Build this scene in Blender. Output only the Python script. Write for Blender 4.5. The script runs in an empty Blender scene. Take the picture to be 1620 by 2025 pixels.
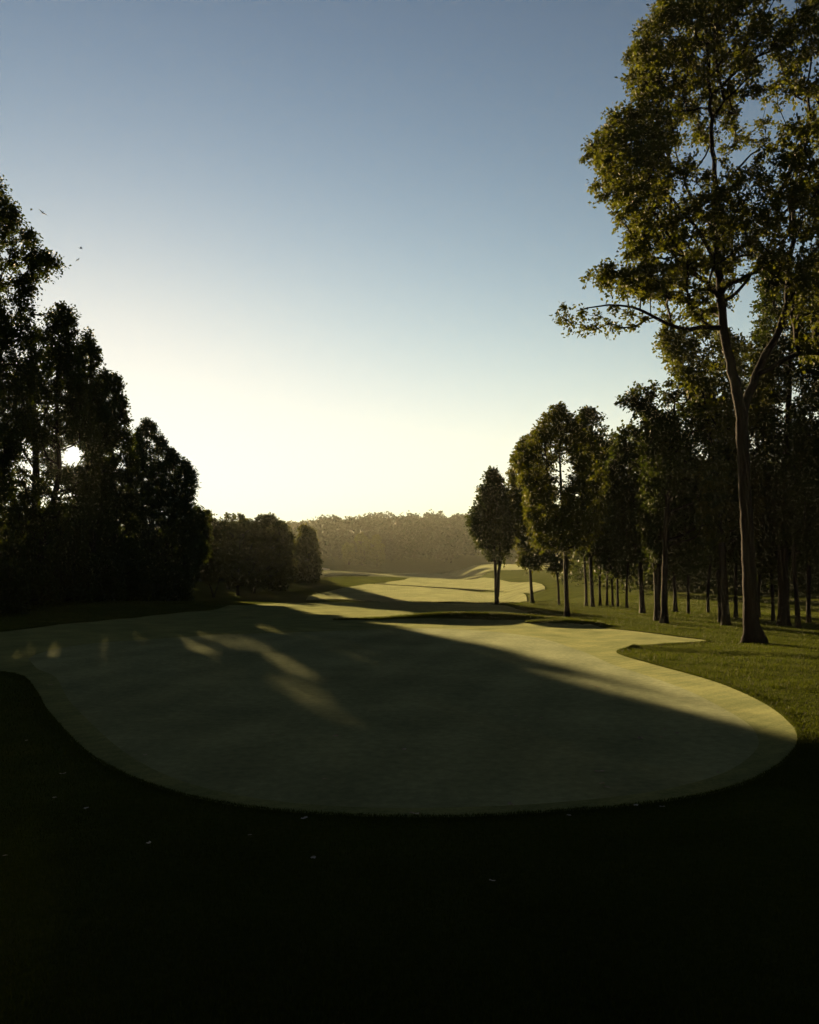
import bpy, math, random
import numpy as np
from mathutils import Vector
from mathutils.geometry import delaunay_2d_cdt

# ------------------------------------------------------------------ camera, sky, sun, exposure
C = bpy.context.scene.collection
SC = bpy.context.scene
CAM_H = 3.0
F, CX, HY = 1737.0, 810.0, 1125.0          # focal length and horizon in pixels of the photograph
cam_d = bpy.data.cameras.new('camera')
cam = bpy.data.objects.new('camera', cam_d); C.objects.link(cam)
cam.location = (0, 0, CAM_H); cam.rotation_euler = (math.radians(90), 0, 0)
cam_d.sensor_fit = 'HORIZONTAL'; cam_d.sensor_width = 36.0
cam_d.lens = 36.0 * F / 1620.0
cam_d.shift_y = (HY - 1012.5) / 1620.0
cam_d.clip_start = 0.1; cam_d.clip_end = 6000
SC.camera = cam

SUN_AZ = math.atan2(145 - CX, F)            # negative: left of the view axis
SUN_EL = math.atan2((HY - 898) / F, math.hypot(1, (145 - CX) / F))
world = bpy.data.worlds.new('World'); SC.world = world; world.use_nodes = True
wn = world.node_tree.nodes; wl = world.node_tree.links
bg = wn['Background']
sky = wn.new('ShaderNodeTexSky'); sky.sky_type = 'NISHITA'
sky.sun_disc = True; sky.sun_size = math.radians(0.95); sky.sun_intensity = 0.00010   # the sun itself is in the picture
sky.sun_elevation = SUN_EL; sky.sun_rotation = SUN_AZ
sky.air_density = 1.0; sky.dust_density = 0.06; sky.ozone_density = 0.5; sky.altitude = 0
bg.inputs['Strength'].default_value = 0.05
# the same film response over the whole sky: contrast, then a soft shoulder towards white
EXPOSURE = 2.85
def wm(op, a, b):
    n = wn.new('ShaderNodeMath'); n.operation = op
    for k, v in enumerate((a, b)):
        if isinstance(v, (int, float)): n.inputs[k].default_value = v
        elif v is not None: wl.new(v, n.inputs[k])
    return n.outputs[0]
sp = wn.new('ShaderNodeSeparateColor'); cmb = wn.new('ShaderNodeCombineColor'); wl.new(sky.outputs[0], sp.inputs[0])
for ch, (amp, kk) in enumerate(((1.0, 0.0630), (1.03, 0.0440), (1.04, 0.0395))):
    e = wm('EXPONENT', wm('MULTIPLY', wm('POWER', sp.outputs[ch], 2.2), -kk), None)
    wl.new(wm('MULTIPLY', wm('SUBTRACT', 1.0, e), amp / 0.05 / 2 ** EXPOSURE), cmb.inputs[ch])
wl.new(cmb.outputs[0], bg.inputs['Color'])

sun_d = bpy.data.lights.new('sun', 'SUN')
sun_d.energy = 5.0; sun_d.angle = math.radians(0.53); sun_d.color = (1.0, 0.71, 0.36)
sun = bpy.data.objects.new('sun', sun_d); C.objects.link(sun)
SUN_DIR = Vector((math.sin(SUN_AZ) * math.cos(SUN_EL), math.cos(SUN_AZ) * math.cos(SUN_EL), math.sin(SUN_EL)))
sun.rotation_euler = SUN_DIR.to_track_quat('Z', 'Y').to_euler()
sun.location = SUN_DIR * 100

SC.view_settings.view_transform = 'Standard'
try: SC.view_settings.look = 'None'
except Exception: pass
SC.view_settings.exposure = EXPOSURE; SC.view_settings.gamma = 1.0; SC.view_settings.use_curve_mapping = False
SC.render.engine = 'CYCLES'
SC.cycles.use_denoising = True
SC.cycles.max_bounces = 8; SC.cycles.diffuse_bounces = 3; SC.cycles.glossy_bounces = 2
SC.cycles.transmission_bounces = 4; SC.cycles.volume_bounces = 0
SC.cycles.sample_clamp_indirect = 4.0

HAZE_DENSITY = 0.000063

# ------------------------------------------------------------------ helpers
def mesh_np(name, V, faces, mat, smooth=False):
    """V (n,3); faces a list of (m,k) integer arrays"""
    me = bpy.data.meshes.new(name)
    V = np.asarray(V, dtype=np.float32)
    me.vertices.add(len(V)); me.vertices.foreach_set('co', V.ravel())
    fl = [np.asarray(f, dtype=np.int32) for f in faces if len(f)]
    tot = sum(f.size for f in fl); nf = sum(len(f) for f in fl)
    me.loops.add(tot); me.polygons.add(nf)
    me.loops.foreach_set('vertex_index', np.concatenate([f.ravel() for f in fl]))
    st = []; c = 0; ln = []
    for f in fl:
        k = f.shape[1]; n = len(f)
        st.append(c + np.arange(n) * k); ln.append(np.full(n, k)); c += n * k
    me.polygons.foreach_set('loop_start', np.concatenate(st).astype(np.int32))
    try: me.polygons.foreach_set('loop_total', np.concatenate(ln).astype(np.int32))
    except Exception: pass
    if smooth: me.polygons.foreach_set('use_smooth', np.ones(nf, dtype=bool))
    me.materials.append(mat)
    me.update(calc_edges=True); me.validate()
    return me

def obj(name, me, parent=None, kind=None):
    o = bpy.data.objects.new(name, me); C.objects.link(o)
    if parent is not None: o.parent = parent
    if kind: o['kind'] = kind
    return o

def tag(o, label, cat, group=None):
    o['label'] = label; o['category'] = cat
    if group: o['group'] = group

def empty(name, loc):
    o = bpy.data.objects.new(name, None); C.objects.link(o); o.location = loc
    o.empty_display_size = 0.2
    return o

# ------------------------------------------------------------------ materials
def nodes_of(name):
    m = bpy.data.materials.new(name); m.use_nodes = True
    nt = m.node_tree; nt.nodes.clear()
    out = nt.nodes.new('ShaderNodeOutputMaterial')
    return m, nt, out

def N(nt, t, **kw):
    n = nt.nodes.new(t)
    for k, v in kw.items():
        if k.startswith('i_'):
            key = k[2:].replace('_', ' ')
            n.inputs[key].default_value = v
        else: setattr(n, k, v)
    return n

def ramp(nt, src, stops):
    r = nt.nodes.new('ShaderNodeValToRGB')
    el = r.color_ramp.elements
    el[0].position, el[0].color = stops[0][0], (*stops[0][1], 1)
    el[1].position, el[1].color = stops[-1][0], (*stops[-1][1], 1)
    for p, c in stops[1:-1]:
        e = el.new(p); e.color = (*c, 1)
    nt.links.new(src, r.inputs[0])
    return r.outputs['Color']

def turf_mat(name, dark, mid, light, scale, bump, bump_scale, upright, stripes=None):
    m, nt, out = nodes_of(name); L = nt.links.new
    geo = N(nt, 'ShaderNodeNewGeometry')
    n1 = N(nt, 'ShaderNodeTexNoise', i_Scale=scale, i_Detail=5.0, i_Roughness=0.6)
    n2 = N(nt, 'ShaderNodeTexNoise', i_Scale=scale * 22, i_Detail=4.0, i_Roughness=0.7)
    L(geo.outputs['Position'], n1.inputs['Vector']); L(geo.outputs['Position'], n2.inputs['Vector'])
    mx = N(nt, 'ShaderNodeMath', operation='ADD')
    a = N(nt, 'ShaderNodeMath', operation='MULTIPLY'); a.inputs[1].default_value = 0.55; L(n1.outputs['Fac'], a.inputs[0])
    b = N(nt, 'ShaderNodeMath', operation='MULTIPLY'); b.inputs[1].default_value = 0.45; L(n2.outputs['Fac'], b.inputs[0])
    L(a.outputs[0], mx.inputs[0]); L(b.outputs[0], mx.inputs[1])
    val = mx.outputs[0]
    if stripes:
        freq, ang, amt = stripes
        mp = N(nt, 'ShaderNodeMapping'); mp.inputs['Rotation'].default_value = (0, 0, ang)
        L(geo.outputs['Position'], mp.inputs['Vector'])
        w = N(nt, 'ShaderNodeTexWave', wave_type='BANDS', bands_direction='X', i_Scale=freq, i_Distortion=1.2, i_Detail=2.0)
        L(mp.outputs[0], w.inputs['Vector'])
        s = N(nt, 'ShaderNodeMath', operation='MULTIPLY_ADD'); s.inputs[1].default_value = amt; s.inputs[2].default_value = -amt / 2
        L(w.outputs['Fac'], s.inputs[0])
        ad = N(nt, 'ShaderNodeMath', operation='ADD'); L(val, ad.inputs[0]); L(s.outputs[0], ad.inputs[1]); val = ad.outputs[0]
    col = ramp(nt, val, [(0.36, dark), (0.5, mid), (0.64, light)])
    n3 = N(nt, 'ShaderNodeTexNoise', i_Scale=bump_scale, i_Detail=6.0, i_Roughness=0.7)
    mp3 = N(nt, 'ShaderNodeMapping'); mp3.inputs['Scale'].default_value = (1, 1, 0.2)
    L(geo.outputs['Position'], mp3.inputs['Vector']); L(mp3.outputs[0], n3.inputs['Vector'])
    bp = N(nt, 'ShaderNodeBump', i_Strength=bump, i_Distance=0.03)
    L(n3.outputs['Fac'], bp.inputs['Height'])
    # mown turf is a pile of upright blades: they take and pass light on their sides, in every direction round
    wn_ = N(nt, 'ShaderNodeTexWhiteNoise', noise_dimensions='3D')
    sc = N(nt, 'ShaderNodeVectorMath', operation='SCALE'); sc.inputs['Scale'].default_value = 577.0
    L(geo.outputs['Position'], sc.inputs[0]); L(sc.outputs[0], wn_.inputs['Vector'])
    an = N(nt, 'ShaderNodeMath', operation='MULTIPLY'); an.inputs[1].default_value = 2 * math.pi; L(wn_.outputs['Value'], an.inputs[0])
    co = N(nt, 'ShaderNodeMath', operation='COSINE'); si = N(nt, 'ShaderNodeMath', operation='SINE')
    L(an.outputs[0], co.inputs[0]); L(an.outputs[0], si.inputs[0])
    cb = N(nt, 'ShaderNodeCombineXYZ'); L(co.outputs[0], cb.inputs[0]); L(si.outputs[0], cb.inputs[1]); cb.inputs[2].default_value = 0.0
    tilt = N(nt, 'ShaderNodeVectorMath', operation='SCALE'); tilt.inputs['Scale'].default_value = upright; L(cb.outputs[0], tilt.inputs[0])
    ad = N(nt, 'ShaderNodeVectorMath', operation='ADD'); L(tilt.outputs[0], ad.inputs[0]); L(bp.outputs[0], ad.inputs[1])
    nm = N(nt, 'ShaderNodeVectorMath', operation='NORMALIZE'); L(ad.outputs[0], nm.inputs[0])
    d = N(nt, 'ShaderNodeBsdfDiffuse')
    L(col, d.inputs['Color']); L(nm.outputs[0], d.inputs['Normal']); L(d.outputs[0], out.inputs['Surface'])
    m.cycles.use_bump_map_correction = False      # the tilted normals stand for real blades
    return m

def leaf_mat(name, c0, c1, c2, trans=0.5, tcol=(1.0, 1.0, 0.55)):
    m, nt, out = nodes_of(name); L = nt.links.new
    geo = N(nt, 'ShaderNodeNewGeometry')
    nz = N(nt, 'ShaderNodeTexNoise', i_Scale=0.45, i_Detail=2.0)
    L(geo.outputs['Position'], nz.inputs['Vector'])
    a = N(nt, 'ShaderNodeMath', operation='MULTIPLY_ADD'); a.inputs[1].default_value = 0.55
    L(geo.outputs['Random Per Island'], a.inputs[0])
    b = N(nt, 'ShaderNodeMath', operation='MULTIPLY'); b.inputs[1].default_value = 0.5
    L(nz.outputs['Fac'], b.inputs[0]); L(b.outputs[0], a.inputs[2])
    col = ramp(nt, a.outputs[0], [(0.12, c0), (0.5, c1), (0.92, c2)])
    d = N(nt, 'ShaderNodeBsdfPrincipled', i_Roughness=0.6)
    d.inputs['Specular IOR Level'].default_value = 0.02
    L(col, d.inputs['Base Color'])
    t = N(nt, 'ShaderNodeBsdfTranslucent')
    tm = N(nt, 'ShaderNodeMix', data_type='RGBA', blend_type='MULTIPLY'); tm.inputs[0].default_value = 1.0
    L(col, tm.inputs[6]); tm.inputs[7].default_value = (*tcol, 1)
    L(tm.outputs[2], t.inputs['Color'])
    mx = N(nt, 'ShaderNodeMixShader'); mx.inputs[0].default_value = trans
    L(d.outputs[0], mx.inputs[1]); L(t.outputs[0], mx.inputs[2])
    L(mx.outputs[0], out.inputs['Surface'])
    return m

def bark_mat(name, c0, c1):
    m, nt, out = nodes_of(name); L = nt.links.new
    geo = N(nt, 'ShaderNodeNewGeometry')
    mp = N(nt, 'ShaderNodeMapping'); mp.inputs['Scale'].default_value = (9, 9, 1.6)
    L(geo.outputs['Position'], mp.inputs['Vector'])
    nz = N(nt, 'ShaderNodeTexNoise', i_Scale=1.5, i_Detail=6.0, i_Roughness=0.65)
    L(mp.outputs[0], nz.inputs['Vector'])
    col = ramp(nt, nz.outputs['Fac'], [(0.3, c0), (0.7, c1)])
    bp = N(nt, 'ShaderNodeBump', i_Strength=0.9, i_Distance=0.04); L(nz.outputs['Fac'], bp.inputs['Height'])
    p = N(nt, 'ShaderNodeBsdfPrincipled', i_Roughness=0.95); p.inputs['Specular IOR Level'].default_value = 0.04
    L(col, p.inputs['Base Color']); L(bp.outputs[0], p.inputs['Normal']); L(p.outputs[0], out.inputs['Surface'])
    return m

def plain_mat(name, c, rough=0.7):
    m, nt, out = nodes_of(name); L = nt.links.new
    geo = N(nt, 'ShaderNodeNewGeometry')
    nz = N(nt, 'ShaderNodeTexNoise', i_Scale=30.0, i_Detail=3.0); L(geo.outputs['Position'], nz.inputs['Vector'])
    col = ramp(nt, nz.outputs['Fac'], [(0.3, tuple(v * 0.7 for v in c)), (0.7, c)])
    p = N(nt, 'ShaderNodeBsdfPrincipled', i_Roughness=rough)
    L(col, p.inputs['Base Color']); L(p.outputs[0], out.inputs['Surface'])
    return m

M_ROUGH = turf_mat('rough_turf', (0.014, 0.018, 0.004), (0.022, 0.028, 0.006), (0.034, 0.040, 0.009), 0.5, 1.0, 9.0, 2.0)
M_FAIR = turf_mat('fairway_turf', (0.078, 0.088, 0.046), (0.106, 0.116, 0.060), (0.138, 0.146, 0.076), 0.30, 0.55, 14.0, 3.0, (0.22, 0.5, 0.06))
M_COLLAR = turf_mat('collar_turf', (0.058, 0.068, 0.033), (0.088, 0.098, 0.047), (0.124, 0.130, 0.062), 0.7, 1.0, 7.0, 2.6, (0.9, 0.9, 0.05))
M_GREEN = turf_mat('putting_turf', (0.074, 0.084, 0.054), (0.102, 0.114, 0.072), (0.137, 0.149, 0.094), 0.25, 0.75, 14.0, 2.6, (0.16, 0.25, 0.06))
M_BLADE = leaf_mat('rough_grass_blade', (0.012, 0.017, 0.003), (0.018, 0.024, 0.0045), (0.031, 0.036, 0.007), 0.5, (1.3, 1.3, 0.4))
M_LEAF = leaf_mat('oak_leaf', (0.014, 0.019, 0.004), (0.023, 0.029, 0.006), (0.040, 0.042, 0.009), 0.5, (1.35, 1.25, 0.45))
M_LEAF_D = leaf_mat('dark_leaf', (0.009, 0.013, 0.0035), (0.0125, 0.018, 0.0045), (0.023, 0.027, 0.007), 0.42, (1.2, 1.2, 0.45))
M_FAR = leaf_mat('far_wood_leaf', (0.008, 0.012, 0.005), (0.010, 0.015, 0.006), (0.013, 0.018, 0.007), 0.08)
M_LEAF_P = leaf_mat('needle_leaf', (0.011, 0.017, 0.006), (0.017, 0.025, 0.009), (0.026, 0.034, 0.012), 0.35, (1.1, 1.1, 0.6))
M_BARK = bark_mat('bark', (0.003, 0.0024, 0.002), (0.008, 0.006, 0.005))
M_DEAD = plain_mat('dry_leaf', (0.10, 0.055, 0.025))
M_PALE = plain_mat('pale_dry_leaf', (0.13, 0.115, 0.095))
M_BIRD = plain_mat('bird_plumage', (0.03, 0.028, 0.026))
M_SAND = plain_mat('bunker_sand', (0.42, 0.33, 0.24), 0.9)

# ------------------------------------------------------------------ terrain height
_ctl = [(-1700, 0), (-20, 0), (10, 0), (16, 0), (22, .05), (30, .14), (38, .27), (41, .27), (48, .13), (55, .08), (65, .08), (75, -.05), (84, -.12),
        (92, -.9), (104, -2.0), (118, -1.9), (130, -1.5), (160, -.8), (190, 0.0), (200, .1), (212, -.6), (240, -3.4), (270, -3.6), (300, -2.2),
        (350, -.2), (400, 1.5), (450, 4), (500, 8), (560, 14), (640, 22), (720, 27), (900, 27), (1700, 20)]
_ctr = [(-1700, 0), (60, 0.0), (110, .25), (200, 2.0), (300, 3), (400, 5), (500, 8), (560, 14), (640, 22), (720, 27), (900, 27), (1700, 20)]
_ty = np.arange(-1700, 1700, 0.5)
_k = np.exp(-0.5 * (np.arange(-24, 25) * 0.5 / 2.2) ** 2); _k /= _k.sum()
def _tab(c):
    a = np.array(c, float)
    t = np.interp(_ty, a[:, 0], a[:, 1]); p = np.pad(t, 24, mode='edge')
    return np.convolve(p, _k, 'valid')
_tl, _tr = _tab(_ctl), _tab(_ctr)
# bumps: cx, cy, half length, half width, angle, height
BUMPS = [(2.9, 46.3, 3.6, 0.8, -0.10, 0.46), (7.5, 42.6, 1.5, 0.6, -0.35, 0.26),
         (-9.0, 27.0, 6.0, 1.0, 0.35, 0.10),
         (10.7, 28.5, 3.0, 0.22, -0.74, 0.15),  # narrow ridge added so its shaded side gives a dark shadow line
         (16, 24, 7, 5, 0.0, 0.25), (-19, 36, 6, 8, 0.2, 0.25),
         (-5.5, 52, 3.0, 1.6, 0.1, 0.16), (-13, 62, 5, 2.0, 0.3, 0.22), (-24, 62, 7, 12, 0, 0.5),
         (8, 58, 6, 2.2, -0.1, 0.14), (12, 72, 9, 2.5, 0.0, 0.22), (20, 52, 10, 4, 0.1, 0.15),
         (-10, 185, 14, 28, 0, 1.3), (8, 175, 18, 10, 0.1, 0.35),
         (-38, 330, 20, 18, 0, 3.2), (-18, 310, 16, 10, 0, 2.0), (6, 345, 16, 8, 0, 1.3), (-48, 390, 20, 16, 0, 3.0), (-20, 395, 12, 8, 0, 2.2), (30, 300, 22, 14, 0, 1.4),
         (-30, 140, 14, 20, 0, 0.4)]
def hgt(x, y):
    x = np.asarray(x, float); y = np.asarray(y, float)
    zl = np.interp(y, _ty, _tl); zr = np.interp(y, _ty, _tr)
    s = np.clip((x - 8 - 0.02 * y) / 12.0, 0, 1); s = s * s * (3 - 2 * s)
    z = zl * (1 - s) + zr * s
    for cx, cy, a, b, an, h in BUMPS:
        dx, dy = x - cx, y - cy
        u = dx * math.cos(an) + dy * math.sin(an); v = -dx * math.sin(an) + dy * math.cos(an)
        z = z + h * np.exp(-0.5 * ((u / a) ** 2 + (v / b) ** 2))
    far = np.clip((y - 420) / 200, 0, 1)
    z = z + far * (3.0 * np.sin(x / 95 + 0.6) + 1.6 * np.sin(x / 41 + 2))
    z = z - far * np.clip((np.abs(x + 30) - 120) / 500, 0, 1) * 10
    z = z + 0.025 * np.sin(x * 0.9 + 0.4 * y) * np.sin(0.7 * y - 0.3 * x) * np.clip(y / 20, 0, 1)
    return z

def at(x, y, Y):
    return np.array([(x - CX) / F * Y, Y, CAM_H - (y - HY) / F * Y])

_ry = np.exp(np.linspace(math.log(5), math.log(1200), 4000))
def ground_at(x, y):
    """where the sight line of a photograph pixel meets the terrain"""
    X = (x - CX) / F * _ry; Z = CAM_H - (y - HY) / F * _ry
    b = Z < hgt(X, _ry)
    i = int(np.argmax(b)) if b.any() else len(_ry) - 1
    Y = _ry[i]
    return np.array([(x - CX) / F * Y, Y])

def smooth_poly(P, step):
    P = np.asarray(P, float); n = len(P); out = []
    for i in range(n):
        p0, p1, p2, p3 = P[i - 1], P[i], P[(i + 1) % n], P[(i + 2) % n]
        L = np.linalg.norm(p2 - p1); st = step * max(1.0, np.hypot(*p1) / 25.0)
        k = max(1, int(L / st))
        for j in range(k):
            t = j / k
            out.append(0.5 * ((2 * p1) + (-p0 + p2) * t + (2 * p0 - 5 * p1 + 4 * p2 - p3) * t * t + (-p0 + 3 * p1 - 3 * p2 + p3) * t ** 3))
    return np.array(out)

def inside(poly, x, y):
    x = np.asarray(x); y = np.asarray(y)
    r = np.zeros(x.shape, bool); n = len(poly)
    x0, y0 = poly[:, 0], poly[:, 1]
    x1, y1 = np.roll(x0, -1), np.roll(y0, -1)
    for i in range(n):
        c = (y0[i] > y) != (y1[i] > y)
        if abs(y1[i] - y0[i]) < 1e-12: continue
        r ^= c & (x < (x1[i] - x0[i]) * (y - y0[i]) / (y1[i] - y0[i]) + x0[i])
    return r

def polar_points(rmin, rmax, dr, amin, amax, da):
    r = np.exp(np.arange(math.log(rmin), math.log(rmax), dr)); a = np.arange(amin, amax, da)
    R, A = np.meshgrid(r, a); st = (np.arange(R.shape[1]) % 2) * 0.5 * da
    A = A + st[None, :]
    return (R * np.sin(A)).ravel(), (R * np.cos(A)).ravel()

def sheet(name, poly, mat, off, dr=0.016, da=0.012, kind='structure', jitter=0.0, inner=None):
    """a turf sheet following the terrain inside a closed outline; inner = (name, outline, material) is cut out of it as a sheet of its own"""
    if jitter:
        rs = np.random.RandomState(5)
        poly = poly + rs.normal(0, jitter, poly.shape)
    r = np.hypot(poly[:, 0], poly[:, 1]); an = np.arctan2(poly[:, 0], poly[:, 1])
    x, y = polar_points(max(3, r.min() * .9), r.max() * 1.05, dr, an.min() - .02, an.max() + .02, da)
    m = inside(poly, x, y)
    x, y = x[m], y[m]
    B = poly if inner is None else np.r_[poly, inner[1]]
    d = np.min(np.hypot(x[:, None] - B[None, ::2, 0], y[:, None] - B[None, ::2, 1]), axis=1)
    k = d > 0.006 * np.hypot(x, y); x, y = x[k], y[k]
    pts = [Vector(p) for p in B] + [Vector(p) for p in zip(x, y)]
    n = len(poly)
    fin = [list(range(n))] + ([] if inner is None else [list(range(n, len(B)))])
    v, e, f, ov, oe, of = delaunay_2d_cdt(pts, [], fin, 1, 1e-5)
    V = np.array([(p.x, p.y) for p in v])
    Z = hgt(V[:, 0], V[:, 1]) + off * (1 + V[:, 1].clip(0) * 0.02)
    part = {0: [], 1: []}
    for t, o in zip(f, of):
        if len(t) == 3: part[1 if (inner is not None and 1 in o) else 0].append(t)
    res = []
    for q, (nm, mt) in enumerate([(name, mat)] + ([] if inner is None else [(inner[0], inner[2])])):
        tri = np.array(part[q])
        # a skirt turned down along the outline, so that no gap shows under the edge
        ed = np.concatenate([tri[:, [0, 1]], tri[:, [1, 2]], tri[:, [2, 0]]])
        key = np.sort(ed, 1); _, inv, ct = np.unique(key, axis=0, return_inverse=True, return_counts=True)
        be = ed[ct[inv.ravel()] == 1] if q == 0 else ed[:0]
        if inner is not None: be = be[[a < n and b < n for a, b in be]] if len(be) else be
        bv = np.unique(be) if len(be) else np.zeros(0, int); mp = np.zeros(len(V), int); mp[bv] = len(V) + np.arange(len(bv)); nb = len(bv)
        sk = np.c_[mp[be[:, 1]], mp[be[:, 0]], mp[be[:, 0]] + nb, mp[be[:, 1]] + nb]
        V3 = np.r_[np.c_[V, Z], np.c_[V[bv], Z[bv] - 0.001], np.c_[V[bv], Z[bv] - 0.12]] if len(bv) else np.c_[V, Z]
        used = np.unique(np.r_[tri.ravel(), sk.ravel()]); re_ = np.zeros(len(V3), int); re_[used] = np.arange(len(used))
        me = mesh_np(nm, V3[used], [re_[tri], re_[sk]], mt, True)
        res.append(obj(nm, me, None, kind))
    return res[0]

# ------------------------------------------------------------------ ground and mown sheets
OUT_PX = [(800, 1617), (950, 1615), (1100, 1606), (1250, 1594), (1400, 1572), (1500, 1540), (1560, 1500), (1582, 1468), (1570, 1435), (1520, 1395), (1440, 1357),
          (1360, 1332), (1290, 1313), (1240, 1299), (1222, 1290), (1240, 1282), (1310, 1275), (1400, 1268), (1330, 1258), (1250, 1248), (1180, 1238), (1100, 1224), (1040, 1210), (1010, 1200),
          (960, 1195), (850, 1192), (700, 1191), (560, 1193), (500, 1196), (440, 1202), (345, 1213), (240, 1224), (150, 1232), (60, 1243), (0, 1250),
          (-80, 1262), (-160, 1285), (-200, 1308), (-120, 1325), (-20, 1328), (40, 1338), (68, 1368), (85, 1400), (120, 1442), (170, 1490), (250, 1535), (350, 1570), (470, 1595), (620, 1610)]
IN_PX = [(700, 1597), (900, 1598), (1100, 1588), (1300, 1565), (1430, 1530), (1490, 1490), (1500, 1462), (1470, 1425), (1380, 1375), (1280, 1337), (1200, 1310), (1140, 1285), (1070, 1263), (980, 1250),
         (880, 1244), (780, 1244), (640, 1249), (520, 1253), (380, 1259), (250, 1268), (120, 1282), (60, 1300), (70, 1320), (110, 1340), (140, 1390), (200, 1450), (280, 1510), (380, 1552), (520, 1582)]
P_OUT = smooth_poly([ground_at(*p) for p in OUT_PX], 0.16)
P_IN = smooth_poly([ground_at(*p) for p in IN_PX], 0.35)
def build_ground():
    rr = np.r_[0.0, np.exp(np.arange(math.log(0.8), math.log(1600), 0.0125)), 1600.0]
    aa = np.r_[np.arange(-0.62, 0.62, 0.0065), np.arange(0.62, 2 * math.pi - 0.62, 0.06)]
    na = len(aa); R, A = np.meshgrid(rr[1:], aa, indexing='ij')
    X = (R * np.sin(A)).ravel(); Y = (R * np.cos(A)).ravel()
    V = np.c_[X, Y, hgt(X, Y)]
    near = np.hypot(X, Y) < 110
    for PP in (P_OUT,):
        ii = np.where(near)[0]; ins = inside(PP, X[ii], Y[ii]); ii = ii[ins]
        dd = np.min(np.hypot(X[ii][:, None] - PP[None, :, 0], Y[ii][:, None] - PP[None, :, 1]), axis=1)
        V[ii, 2] -= 0.10 * np.clip((dd - 0.012 * np.hypot(X[ii], Y[ii])) / 0.8, 0, 1)
    V = np.r_[[[0, 0, float(hgt(0, 0))]], V]
    nr = len(rr) - 1
    i, j = np.meshgrid(np.arange(nr - 1), np.arange(na), indexing='ij'); j2 = (j + 1) % na
    q = np.stack([1 + i * na + j, 1 + i * na + j2, 1 + (i + 1) * na + j2, 1 + (i + 1) * na + j], -1).reshape(-1, 4)
    t = np.stack([np.zeros(na, int), 1 + (np.arange(na) + 1) % na, 1 + np.arange(na)], -1)
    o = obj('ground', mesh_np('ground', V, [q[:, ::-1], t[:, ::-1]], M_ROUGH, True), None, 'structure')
    return o
build_ground()

sheet('fairway', P_OUT, M_COLLAR, 0.005, jitter=0.010, inner=('putting_green', P_IN, M_GREEN))
def ellipse_poly(cx, cy, a, b, an, wob=0.12, n=60, seed=1):
    rs = np.random.RandomState(seed); t = np.linspace(0, 2 * math.pi, n, endpoint=False)
    w = 1 + wob * (np.sin(2 * t + rs.rand() * 6) * .5 + np.sin(3 * t + rs.rand() * 6) * .5)
    u, v = a * w * np.cos(t), b * w * np.sin(t)
    return np.c_[cx + u * math.cos(an) - v * math.sin(an), cy + u * math.sin(an) + v * math.cos(an)]
P_MOUND = ellipse_poly(2.7, 46.5, 6.6, 1.2, -0.12, 0.12, 90, 3)
P_MOUND2 = ellipse_poly(7.6, 42.7, 1.9, 0.75, -0.35, 0.15, 60, 4)
sheet('mound', P_MOUND2, M_ROUGH, 0.02, jitter=0.02)
sheet('mound', P_MOUND, M_ROUGH, 0.024, jitter=0.02)
P_FAR1 = smooth_poly([ground_at(*p) for p in [(605, 1187), (640, 1173), (690, 1162), (730, 1156), (800, 1160), (900, 1167), (1000, 1173), (1040, 1178), (1015, 1192), (900, 1192), (750, 1190)]], 1.0)
sheet('far_fairway', P_FAR1, M_FAIR, 0.03, 0.012, 0.006)
P_FAR1B = smooth_poly([ground_at(*p) for p in [(742, 1155), (800, 1148), (880, 1144), (980, 1146), (1058, 1153), (1078, 1166), (1048, 1174), (960, 1168), (860, 1162)]], 1.0)
sheet('upper_fairway', P_FAR1B, M_FAIR, 0.03, 0.012, 0.006)
P_FAR2 = np.array([(-22, 262), (0, 255), (30, 258), (52, 268), (56, 300), (40, 330), (12, 352), (-8, 340), (-16, 300)], float)
P_FAR2 = smooth_poly(P_FAR2, 1.5)
sheet('valley_fairway', P_FAR2, M_FAIR, 0.03, 0.012, 0.006)
P_FAR3 = smooth_poly(np.array([(-48, 318), (-30, 306), (-12, 308), (-6, 318), (-20, 330), (-40, 334)], float), 1.5)
sheet('hillside_fairway', P_FAR3, M_FAIR, 0.03, 0.012, 0.006)
P_SAND = smooth_poly(np.array([(-47, 372), (-38, 368), (-34, 376), (-42, 384)], float), 1.5)
sheet('sand_bunker', P_SAND, M_SAND, 0.05, 0.01, 0.005)

# ------------------------------------------------------------------ trees
def tube(points, radii, sides, lobe=None):
    P = np.asarray(points, float); R = np.asarray(radii, float); n = len(P)
    T = np.gradient(P, axis=0); T /= np.linalg.norm(T, axis=1, keepdims=True) + 1e-9
    ref = np.array([1.0, 0.13, 0.07]) if abs(T[0][0]) < 0.9 else np.array([0.1, 1.0, 0.05])
    U = np.cross(T, ref); U /= np.linalg.norm(U, axis=1, keepdims=True) + 1e-9
    W = np.cross(T, U)
    a = np.arange(sides) * 2 * math.pi / sides
    RR = np.repeat(R[:, None], sides, 1)
    if lobe is not None:
        am, ph = lobe
        RR = RR * (1 + am[:, None] * (np.cos(5 * a + ph)[None] * .7 + np.cos(3 * a + 2 * ph)[None] * .5) + 0.035 * np.sin(np.arange(n)[:, None] * 1.7 + a[None] * 2 + ph))
    V = P[:, None, :] + RR[:, :, None] * (np.cos(a)[None, :, None] * U[:, None, :] + np.sin(a)[None, :, None] * W[:, None, :])
    i, j = np.meshgrid(np.arange(n - 1), np.arange(sides), indexing='ij'); j2 = (j + 1) % sides
    q = np.stack([i * sides + j, i * sides + j2, (i + 1) * sides + j2, (i + 1) * sides + j], -1).reshape(-1, 4)
    return V.reshape(-1, 3), q

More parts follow.
